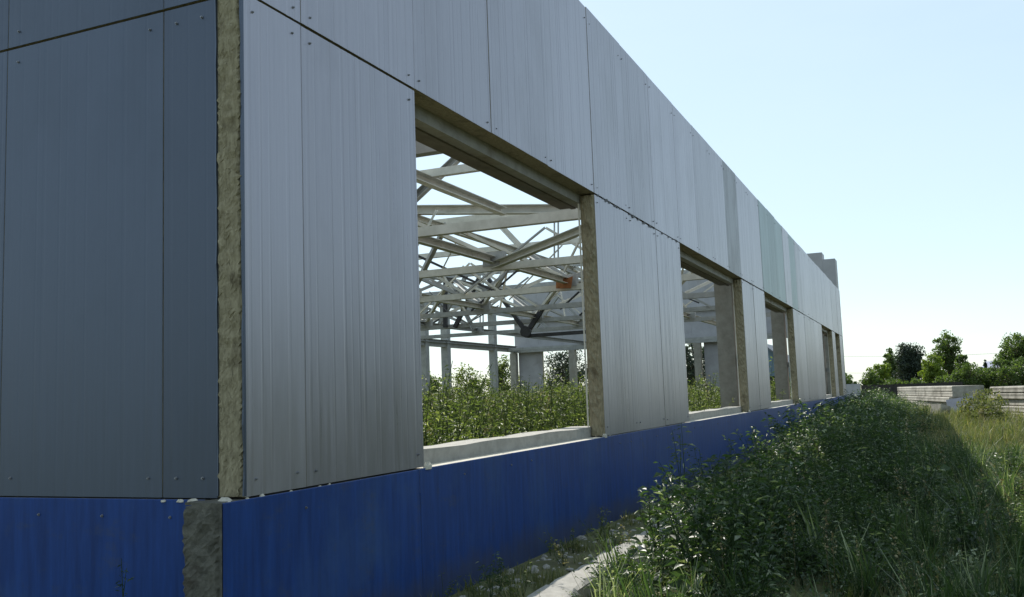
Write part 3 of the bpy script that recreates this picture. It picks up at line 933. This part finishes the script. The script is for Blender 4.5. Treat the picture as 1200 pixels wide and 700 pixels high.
# sunlit grass to the right
G_near = [grass_clump(rng, 0.26, 26, 0.13) for _ in range(6)]
G_far = [grass_clump(rng, 0.34, 20, 0.3) for _ in range(5)]
for v_, t_, c_ in G_far:
    pass
parts = []
x, y = field(11000, 0.9, 12, 1.5, 24, rng, lambda x, y: inview(x, y)*np.where(x > 3.9, 1, 0.12))
s = np.clip(0.75+0.3*vnoise(x, y, 0.8, 2)+rng.normal(0, .17, len(x)), .3, 1.5)*np.where(x < 6, 0.8, 1)
parts.append(scatter(G_near, np.stack([x, y, ground_z(x, y)-.01], -1), s, rng, 0.2))
x, y = field(9000, 2.5, 34, 22, 75, rng)
s = np.clip(1.0+0.4*vnoise(x, y, 0.5, 2)+rng.normal(0, .25, len(x)), .35, 2.0)
parts.append(scatter(G_far, np.stack([x, y, ground_z(x, y)-.01], -1), s, rng, 0.2))
# soil strip between wall and kerb
x, y = field(520, 0.05, 0.95, 0.5, 14, rng, lambda x, y: np.clip(0.45+0.9*vnoise(x, y, 2.6, 8), 0.05, 1))
parts.append(scatter(G_near, np.stack([x, y, ground_z(x, y)-.01], -1), np.full(len(x), .45)*rng.uniform(.6, 1.3, len(x)), rng, 0.2))
o = mesh_np('grass', *merge(parts), MT['grass'])
tag(o, 'sunlit yellow green meadow grass right of the shadow', 'grass', kind='stuff')
# low leafy plants among the grass
x, y = field(1500, 3.9, 26, 6, 60, rng, lambda x, y: inview(x, y)*np.clip(0.3+0.7*vnoise(x, y, 0.6, 4), 0, 1))
v_ = scatter(P_low, np.stack([x, y, ground_z(x, y)-.02], -1), np.clip(0.7+rng.normal(0, .2, len(x)), .3, 1.2), rng)
o = mesh_np('meadow_weeds', *v_, MT['grass'])
tag(o, 'low broad leaved plants among the sunlit grass', 'weeds', kind='stuff')

# ------------------------------------------------------------------ weeds inside the building
I_near = [plant(RNG, 1.7, 210, 0.115, stems=5, spread=0.3, wide=0.28) for _ in range(7)]
I_far = [plant(RNG, 1.75, 110, 0.165, stems=4, spread=0.32, wide=0.34) for _ in range(6)]
rng = np.random.default_rng(77)
parts = []
def inw(x, y):
    # wedge seen through the openings, with a margin
    slope = (3.33-x)/(y+3.86)
    return ((slope < 0.75)).astype(float)
x, y = field(3300, -9.5, -0.7, 3.2, 17, rng, inw)
s = np.clip(0.70+0.32*vnoise(x, y, 1.3, 6)+rng.normal(0, .14, len(x)), .35, 1.2)
parts.append(scatter(I_near, np.stack([x, y, 0*x-.02], -1), s, rng))
x, y = field(3000, -18, -0.8, 17, 44, rng, inw)
s = np.clip(0.82+0.28*vnoise(x, y, 0.7, 9)+rng.normal(0, .17, len(x)), .35, 1.45)
parts.append(scatter(I_far, np.stack([x, y, 0*x-.02], -1), s, rng))
x, y = field(90, -15, -1.5, 8, 40, rng, inw)
parts.append(scatter(I_near, np.stack([x, y, 0*x-.02], -1), np.clip(rng.normal(1.1, .12, len(x)), .8, 1.4), rng))
o = mesh_np('overgrown_weeds', *merge(parts), MT['weed_in'])
tag(o, 'tall sunlit weeds filling the inside of the building', 'weeds', kind='stuff')

# ------------------------------------------------------------------ trees and bushes
def tree(name, label, base, h, rx, rz, leafm, seed, nclump=48, nleaf=5200, leaf=0.30, crown0=0.25, airy=0.5, cat='tree', group=None, trunk_r=None, cone=False):
    r_ = np.random.default_rng(seed)
    root = empty(name, tuple(base))
    tag(root, label, cat, group)
    zc = h-rz
    mb = MB()
    tr = trunk_r or 0.035*h
    top = h*0.86
    pts = [(0, 0, -0.3)]+[(r_.normal(0, .02*h), r_.normal(0, .02*h), top*k/5) for k in range(1, 6)]
    mb.tube(pts, [tr*(1.15-0.19*k) for k in range(6)], 7)
    cl = []
    for k in range(nclump):
        while True:
            q = r_.uniform(-1, 1, 3)
            d_ = np.linalg.norm(q)
            if 0.25 < d_ < 1: break
        if cone:
            zz = (q[2]+1)/2
            q[0] *= (1-zz)*1.1; q[1] *= (1-zz)*1.1
        c_ = np.array([q[0]*rx, q[1]*rx, zc+q[2]*rz])
        c_[2] = max(c_[2], h*crown0*0.6)
        cl.append(c_)
        st = Vector((pts[3][0], pts[3][1], min(max(c_[2]*0.55, h*0.12), top*0.9)))
        e_ = Vector(c_)
        mid = st.lerp(e_, 0.5)+Vector((0, 0, 0.05*h))
        mb.tube([st, mid, e_], [tr*0.38, tr*0.22, tr*0.07], 4)
    mb.build('trunk', MT['bark'], root)
    V, C = [], []
    per = nleaf//nclump
    for c_ in cl:
        rad = rx*r_.uniform(0.2, 0.5)*(1.2-airy*0.4)
        p = r_.normal(0, 1, (per, 3))
        p /= np.linalg.norm(p, axis=1)[:, None]
        p *= (r_.uniform(0, 1, per)**0.45)[:, None]*rad
        p[:, 2] *= 0.85
        p += c_
        a = r_.normal(0, 1, (per, 3)); a /= np.linalg.norm(a, axis=1)[:, None]
        b_ = np.cross(a, r_.normal(0, 1, (per, 3))); b_ /= np.linalg.norm(b_, axis=1)[:, None]
        L = leaf*r_.uniform(0.5, 1.2, per)[:, None]
        V.append(np.stack([p-a*L*.5, p+b_*L*.28, p+a*L*.5, p-b_*L*.28], 1))
        tint = np.clip(r_.normal(0.5, 0.18, per)+r_.normal(0, 0.15), 0, 1)
        C.append(np.repeat(tint, 4))
    # loose leaves filling the crown between the clumps
    per = int(nleaf*0.3)
    p = r_.normal(0, 1, (per, 3)); p /= np.linalg.norm(p, axis=1)[:, None]
    p *= (r_.uniform(0, 1, per)**0.4)[:, None]
    if cone:
        zz = (p[:, 2]+1)/2
        p[:, 0] *= (1-zz)*1.1; p[:, 1] *= (1-zz)*1.1
    p = p*np.array([rx*0.9, rx*0.9, rz*0.92])+np.array([0, 0, zc])
    p[:, 2] = np.maximum(p[:, 2], 0.05)
    a = r_.normal(0, 1, (per, 3)); a /= np.linalg.norm(a, axis=1)[:, None]
    b_ = np.cross(a, r_.normal(0, 1, (per, 3))); b_ /= np.linalg.norm(b_, axis=1)[:, None]
    L = leaf*r_.uniform(0.5, 1.2, per)[:, None]
    V.append(np.stack([p-a*L*.5, p+b_*L*.28, p+a*L*.5, p-b_*L*.28], 1))
    C.append(np.repeat(np.clip(r_.normal(0.45, 0.2, per), 0, 1), 4))
    V = np.concatenate(V).reshape(-1, 3)
    n = len(V)//4
    q = np.arange(n)*4
    T = np.stack([q, q+1, q+2, q, q+2, q+3], 1).reshape(-1, 3)
    mesh_np('crown', V, T, np.concatenate(C), leafm, root)
    return root

def tree_px(name, label, px, ptop, wpx, Y, leafm, seed, **k):
    """tree at distance Y whose crown top and width are those of the photograph"""
    b = at(px, 448, Y); t_ = at(px, ptop, Y)
    dpt = (Y-CY)/ (F[1])
    mpp = np.linalg.norm(at(px+1, 440, Y)-at(px, 440, Y))*0.93
    h = t_[2]
    rx = wpx*mpp/2*1.1
    rz = k.pop('rzf', 0.42)*h
    return tree(name, label, (t_[0], Y, 0), h, rx, rz, leafm, seed, **k)

tree_px('bush', 'low bright green bush left of the dark round tree behind the fence', 1030, 424, 30, 118, MT['leaf_light'], 1, nleaf=3500, cat='bush', rzf=0.5, crown0=0.05)
tree_px('tree', 'slender dull green tree leaning against the left of the dark round tree', 1044, 408, 22, 126, MT['leaf_mid'], 2, nleaf=3500, rzf=0.46, crown0=0.1)
tree_px('tree', 'dense dark round tree behind the dark fence', 1063, 402, 34, 122, MT['leaf_dark'], 3, nleaf=9000, nclump=70, airy=0.1, rzf=0.47, crown0=0.08)
tree_px('tree', 'bright yellow green tree between the dark round tree and the tall airy tree', 1090, 416, 28, 116, MT['leaf_light'], 4, nleaf=4500, rzf=0.48, crown0=0.05)
tree_px('tree', 'tall airy tree with thin upright top behind the slab stack', 1109, 386, 36, 130, MT['leaf_mid'], 5, nleaf=4200, nclump=60, airy=0.8, rzf=0.45, leaf=0.34, crown0=0.1)
tree_px('tree', 'small round green tree just right of the tall airy tree', 1126, 414, 20, 124, MT['leaf_mid'], 6, nleaf=2600, rzf=0.45, crown0=0.1)
tree_px('tree', 'spreading open tree at the right edge above the hedge', 1190, 392, 44, 135, MT['leaf_mid'], 8, nleaf=4200, nclump=52, airy=0.7, rzf=0.34, leaf=0.34)
tree_px('conifer', 'small dark pointed conifer standing up from the hedge', 1154, 420, 9, 140, MT['leaf_dark'], 9, nleaf=1500, rzf=0.5, cone=True, cat='conifer', crown0=0.05)
hp = [(1126, 437, 30), (1143, 431, 30), (1160, 430, 32), (1178, 426, 34), (1196, 420, 40), (1216, 426, 40), (1072, 444, 30), (1106, 441, 30), (1046, 445, 30), (1136, 424, 36), (1020, 437, 26), (1172, 418, 34)]
hl = ['rounded hedge bush below the small round tree', 'rounded hedge bush left of the pointed conifer', 'rounded hedge bush right of the pointed conifer', 'rounded hedge bush below the far lilac roof', 'tall hedge bush under the spreading open tree', 'hedge bush cut by the right edge of the picture', 'low bush under the dark round tree', 'low bush under the tall airy tree', 'low bush between the bright bush and the dark round tree', 'tall hedge bush between the small round tree and the conifer', 'low bush at the left end of the tree line', 'tall hedge bush left of the spreading open tree']
for k, ((px, pt, w), lb) in enumerate(zip(hp, hl)):
    tree_px('hedge_bush', lb, px, pt, w, 108+2*(k % 3), MT['leaf_mid'], 30+k, nleaf=2600, nclump=36, rzf=0.5, crown0=0.02, cat='bush', group='hedge bushes behind the dark fence', leaf=0.26)
tree_px('tree', 'green tree tips just past the far corner of the building', 992, 438, 24, 110, MT['leaf_mid'], 51, nleaf=2000, rzf=0.5)
# seen through the openings
tree_px('tree', 'dark tree seen through the first opening beyond the far wall', 664, 408, 58, 66, MT['leaf_dark'], 21, nleaf=6500, leaf=0.2, rzf=0.46, crown0=0.05)
tree_px('tree', 'dark tree seen through the second opening beyond the far wall', 812, 398, 44, 62, MT['leaf_dark'], 22, nleaf=5000, leaf=0.2, rzf=0.46, crown0=0.05)
tree_px('bush', 'sunlit bush beside the far columns seen through the first opening', 585, 415, 34, 50, MT['weed_in'], 23, nleaf=3800, leaf=0.16, rzf=0.48, crown0=0.02, cat='bush')
tree_px('bush', 'lower sunlit bush left of the far columns through the first opening', 550, 428, 40, 47, MT['weed_in'], 24, nleaf=3800, leaf=0.16, rzf=0.48, crown0=0.02, cat='bush')
tree_px('bush', 'broad sunlit bush in front of the far pillar through the first opening', 618, 438, 44, 46.5, MT['weed_in'], 26, nleaf=4500, leaf=0.16, rzf=0.52, crown0=0.0, cat='bush')
tree_px('bush', 'small bush at the left edge of the first opening', 510, 440, 36, 49, MT['leaf_mid'], 25, nleaf=3000, leaf=0.16, rzf=0.48, crown0=0.02, cat='bush')

# unseen belt of trees, added off frame to darken reflections in the long wall
r_ = np.random.default_rng(90)
V, C = [], []
for k in range(46):
    cy_ = -45+k*2.6+r_.normal(0, 1.0); cx_ = 27+r_.normal(0, 2.5)+0.10*max(cy_, 0)
    hh = r_.uniform(4.5, 8.5)
    per = 900
    p = r_.normal(0, 1, (per, 3)); p /= np.linalg.norm(p, axis=1)[:, None]
    p *= (r_.uniform(0, 1, per)**0.3)[:, None]*(1+0.25*np.sin(p[:, :1]*5+k)*np.cos(p[:, 2:]*4))
    p = p*np.array([2.6, 2.6, hh*0.52])+np.array([cx_, cy_, hh*0.48])
    a = r_.normal(0, 1, (per, 3)); a /= np.linalg.norm(a, axis=1)[:, None]
    b_ = np.cross(a, r_.normal(0, 1, (per, 3))); b_ /= np.linalg.norm(b_, axis=1)[:, None]
    L = r_.uniform(0.3, 0.75, per)[:, None]
    V.append(np.stack([p-a*L*.5, p+b_*L*.3, p+a*L*.5, p-b_*L*.3], 1))
    C.append(np.repeat(np.clip(r_.normal(0.5, 0.2, per), 0, 1), 4))
V = np.concatenate(V).reshape(-1, 3)
q = np.arange(len(V)//4)*4
o = mesh_np('added_tree_belt', V, np.stack([q, q+1, q+2, q, q+2, q+3], 1).reshape(-1, 3), np.concatenate(C), MT['leaf_mid'])
tag(o, 'unseen belt of trees added beyond the right edge to darken wall reflections', 'trees', kind='stuff')

# bush beside the slab stacks
tree_px('bush', 'leafy roadside bush between the two slab stacks', 1150, 453, 64, 34, MT['grass'], 61, nleaf=1700, nclump=60, leaf=0.11, airy=1.4, rzf=0.6, crown0=0.02, cat='bush', trunk_r=0.02)

# ------------------------------------------------------------------ fences
p0 = at(960, 455, 92); p1 = at(1009, 455, 92)
root = empty('pale_fence', (p0[0], 92, 0))
tag(root, 'pale grey panel fence beside the far corner of the building', 'fence')
n = 5
w_ = (p1[0]-p0[0])/n
for i in range(n):
    mb = MB(); mb.box(i*w_+0.04, (i+1)*w_-0.04, -0.03, 0.03, 0.05, 1.66); mb.build('panel', MT['fence_pale'], root)
    mb = MB(); mb.box(i*w_-0.04, i*w_+0.038, -0.06, 0.06, -0.2, 1.72); mb.build('post', MT['fence_pale'], root)
p1x = p1[0]
p2 = at(1128, 450, 98)
root = empty('dark_fence', (p1x, 94, 0))
tag(root, 'dark sheet fence running behind the left concrete slab stack', 'fence')
n = 8
dv = Vector((p2[0]-p1x, 4, 0))
for i in range(n):
    a = dv*(i/n); b = dv*((i+1)/n)
    mb = MB()
    dd = (b-a).normalized(); nn = Vector((dd.y, -dd.x, 0))
    for k in range(6):
        q0 = a+(b-a)*(k/6+0.003); q1 = a+(b-a)*((k+1)/6-0.003)
        off = nn*(0.02 if k % 2 else 0)
        mb.prism([(-.012, 0), (.012, 0), (.012, 1.5), (-.012, 1.5)], q0+off, q1+off)
    mb.build('sheet', MT['fence_dark'], root)
    mb = MB(); mb.prism([(-.05, -.05), (.05, -.05), (.05, .05), (-.05, .05)], a-nn*0.08+Vector((0, 0, -.2)), a-nn*0.08+Vector((0, 0, 1.56)))
    mb.build('post', MT['fence_dark'], root)

# ------------------------------------------------------------------ concrete slab stacks
def slab(name, label, c, ang, L, W, T_, z, matl, group, seed):
    r_ = random.Random(seed)
    mb = MB()
    k = 0.045
    pr = [(-W/2+k, 0), (W/2-k, 0), (W/2, k), (W/2-0.015, T_*0.5), (W/2-0.004, T_-k), (W/2-k, T_), (-W/2+k, T_), (-W/2+0.004, T_-k), (-W/2+0.015, T_*0.5), (-W/2, k)]
    mb.prism(pr, (0, -L/2, 0), (0, L/2, 0))
    o = mb.build(name, matl)
    o.location = (c[0]+r_.uniform(-.05, .05), c[1]+r_.uniform(-.05, .05), z)
    o.rotation_euler = (0, 0, ang+r_.uniform(-.012, .012))
    return tag(o, label, 'concrete slab', group)

ordn = ['lowest', 'second lowest', 'third from the bottom', 'fourth from the bottom', 'fifth from the bottom', 'sixth from the bottom']
def stack(pl, pr, Yl, Yr, W, nl, T_, who, group, seed):
    A = np.array([at(pl, 455, Yl)[0], Yl]); B = np.array([at(pr, 455, Yr)[0], Yr])
    d = B-A; L = np.linalg.norm(d); d /= L
    nrm = np.array([-d[1], d[0]])        # away from the camera
    if nrm[1] < 0: nrm = -nrm
    c = (A+B)/2+nrm*W/2
    ang = math.atan2(d[1], d[0])-math.pi/2
    for k in range(nl):
        lb = ('topmost' if k == nl-1 else ordn[k])+' pale concrete slab '+who
        slab('concrete_slab', lb, c, ang, L, W, T_, k*T_, MT['slab'], group, seed+k)
    return A, B, nrm, ang, d
A, B, nrm, ang, d = stack(1051, 1113, 60.5, 47.5, 1.5, 5, 0.27, 'in the left stack by the dark fence', 'slabs in the left stack', 100)
stack(1160, 1262, 41.0, 33.5, 1.6, 5, 0.26, 'in the right stack at the picture edge', 'slabs in the right stack', 200)
# loose pieces leaning at the end of the left stack
q = at(1126, 470, 46.6)
mb = MB(); mb.prism([(-0.05, -0.40), (0.05, -0.40), (0.05, 0.40), (-0.05, 0.40)], (-0.6, 0, -0.12), (0.6, 0, 0.06), (0, 0.5, 0.85))
o = mb.build('concrete_plate', MT['slab2'], None, (q[0], 46.6, 0.45))
tag(o, 'lilac grey concrete plate leaning on the end of the left slab stack', 'concrete plate')
q = at(1102, 480, 42.0)
mb = MB(); mb.prism([(-0.3, 0), (0.3, 0), (0.26, 0.5), (-0.2, 0.62)], (0, -0.35, 0), (0, 0.35, 0))
o = mb.build('concrete_block', MT['slab'], None, (q[0], 42.0, 0.0)); o.rotation_euler[2] = 0.6
tag(o, 'broken concrete block in the grass before the left slab stack', 'concrete block')

# ------------------------------------------------------------------ far things
q = at(905, 470, 76)
sh = empty('blue_shed', (q[0], 76, 0)); tag(sh, 'blue grey gabled shed seen through the third opening', 'shed')
ax = at(886, 420, 76)[0]-q[0]; bxx = at(931, 430, 76)[0]-q[0]
zr = at(893, 404, 76)[2]; ze = at(925, 432, 76)[2]
mid_ = at(893, 404, 76)[0]-q[0]
lft = mid_-(bxx-mid_)
mb = MB()
mb.add([(lft, 0, 0), (bxx, 0, 0), (bxx, 0, ze), (mid_, 0, zr), (lft, 0, ze), (lft, 8, 0), (bxx, 8, 0), (bxx, 8, ze), (mid_, 8, zr), (lft, 8, ze)],
       [(0, 1, 2, 3, 4), (9, 8, 7, 6, 5), (1, 6, 7, 2), (0, 4, 9, 5)])
mb.build('wall', MT['shed'], sh)
for s0, s1 in ((lft, mid_), (bxx, mid_)):
    ov = (s0-s1)*0.12
    dz = (ze-zr)*0.12
    mb = MB()
    mb.add([(s0+ov, -0.3, ze+dz+0.02), (s1, -0.3, zr+0.02), (s1, 8.3, zr+0.02), (s0+ov, 8.3, ze+dz+0.02), (s0+ov, -0.3, ze+dz+0.16), (s1, -0.3, zr+0.16), (s1, 8.3, zr+0.16), (s0+ov, 8.3, ze+dz+0.16)],
           [(0, 3, 2, 1), (4, 5, 6, 7), (0, 1, 5, 4), (2, 3, 7, 6), (0, 4, 7, 3)])
    mb.build('roof', MT['shed_roof'], sh)
wz0 = at(905, 461, 76)[2]; wz1 = at(905, 441, 76)[2]; wx0 = at(901, 450, 76)[0]-q[0]; wx1 = at(910, 450, 76)[0]-q[0]
mb = MB(); mb.box(wx0, wx1, -0.06, -0.005, wz0, wz1); wf = mb.build('window', MT['fence_dark'], sh)
mb = MB(); mb.box(wx0+.06, wx1-.06, -0.075, -0.062, wz0+.06, wz1-.06); mb.build('pane', MT['glass_dark'], wf)

# far house, only its roof above the hedge
q = at(1166, 430, 300)
fh = empty('far_house', (q[0], 300, 0)); tag(fh, 'far house with pale lilac roof above the hedge', 'house')
ht = at(1166, 423, 300)[2]; he = at(1166, 431, 300)[2]
mb = MB(); mb.box(-3, 3, 0, 8, 0, he); mb.build('wall', MT['fence_pale'], fh)
mb = MB(); mb.add([(-3.5, -0.5, he), (3.5, -0.5, he), (3.5, 8.5, he), (-3.5, 8.5, he), (-2, 4, ht), (2, 4, ht)], [(0, 1, 5, 4), (1, 2, 5), (2, 3, 4, 5), (3, 0, 4), (3, 2, 1, 0)])
mb.build('roof', MT['far_roof'], fh)

# overhead wires, their poles stand outside the frame
for k, (py0, py1, nm) in enumerate(((416, 411, 'upper thin overhead cable crossing the sky right of the building'), (436, 428, 'lower thin overhead cable crossing the sky right of the building'))):
    A_ = Vector(at(930, py0, 150)); B_ = Vector(at(1290, py1-6, 150))
    pts = []
    for i in range(25):
        t = i/24
        p_ = A_.lerp(B_, t); p_.z -= 0.8*4*t*(1-t)
        pts.append(p_)
    mb = MB(); mb.tube(pts, [0.022]*25, 4)
    o = mb.build('overhead_wire', MT['wire']); tag(o, nm, 'cable', 'overhead wires')
# ------------------------------------------------------------------ small things in front
def small_weed(x, y, z, h, label, seed, kind='weed_out', n=70, leaf=0.06, stems=3):
    r_ = np.random.default_rng(seed)
    v, t, c = plant(r_, h, n, leaf, stems=stems, spread=0.25, wide=0.26)
    o = mesh_np('weed_plant', v, t, c, MT[kind])
    o.location = (x, y, z)
    tag(o, label, 'weed', 'single weeds at the plinth')
small_weed(0.42, 2.35, 0.13, 0.42, 'feathery weed in front of the blue plinth below the first opening', 1)
small_weed(0.36, 2.62, 0.13, 0.30, 'short feathery weed right of the taller one at the blue plinth', 2)
small_weed(-0.57, -0.12, 0.0, 0.86, 'thin weed standing before the dark blue corner plinth', 3, stems=2)
def rock(x, y, z, r, label, seed):
    o = lumps([(0, 0, 0, r, r*0.7, r*0.5)], 'rubble_piece', MT['foam'], seed, None)
    o.location = (x, y, z)
    tag(o, label, 'rubble', 'rubble by the kerb')
rock(1.35, 3.3, 0.16, 0.09, 'pale flat rubble piece in the weeds at the bottom edge', 1)
rock(1.45, 3.6, 0.22, 0.06, 'small pale rubble piece just above the flat one', 2)
rock(0.40, 5.1, 0.15, 0.07, 'pale rubble piece between kerb and blue plinth', 3)
rock(0.30, 5.6, 0.15, 0.05, 'smaller rubble piece behind the kerb near the wall', 4)

# crumbs of mortar and stone on the soil strip
rc = random.Random(15)
pts_ = []
for _ in range(420):
    yy = rc.uniform(0.3, 12); xx = rc.choice((rc.uniform(0.04, 0.6), rc.uniform(0.04, 0.6), rc.uniform(0.85, 1.2)))
    r_ = abs(rc.gauss(0.012, 0.014))+0.006
    zz = 0.15 if xx < 0.6 else 0.0
    pts_.append((xx, yy, zz-0.004, r_*rc.uniform(.8, 1.6), r_*rc.uniform(.8, 1.6), r_*rc.uniform(.5, 1.1)))
o = lumps(pts_, 'rubble_crumbs', MT['sill'], 16, None)
tag(o, 'small crumbs of mortar and stone along the kerb', 'rubble', kind='stuff')
rng = np.random.default_rng(5)
small = [plant(rng, 0.28, 34, 0.05, stems=4, spread=0.6, wide=0.36) for _ in range(4)]
x, y = field(150, 0.06, 1.05, 1.0, 13, rng, lambda x, y: np.clip(0.4+1.2*vnoise(x, y, 2.3, 21), 0.04, 1))
v_ = scatter(small, np.stack([x, y, ground_z(x, y)-.01], -1), np.clip(rng.normal(.8, .3, len(x)), .3, 1.5), rng, 0.25)
o = mesh_np('kerb_weeds', *v_, MT['weed_in'])
tag(o, 'small weeds sprouting along the kerb and plinth foot', 'weeds', kind='stuff')
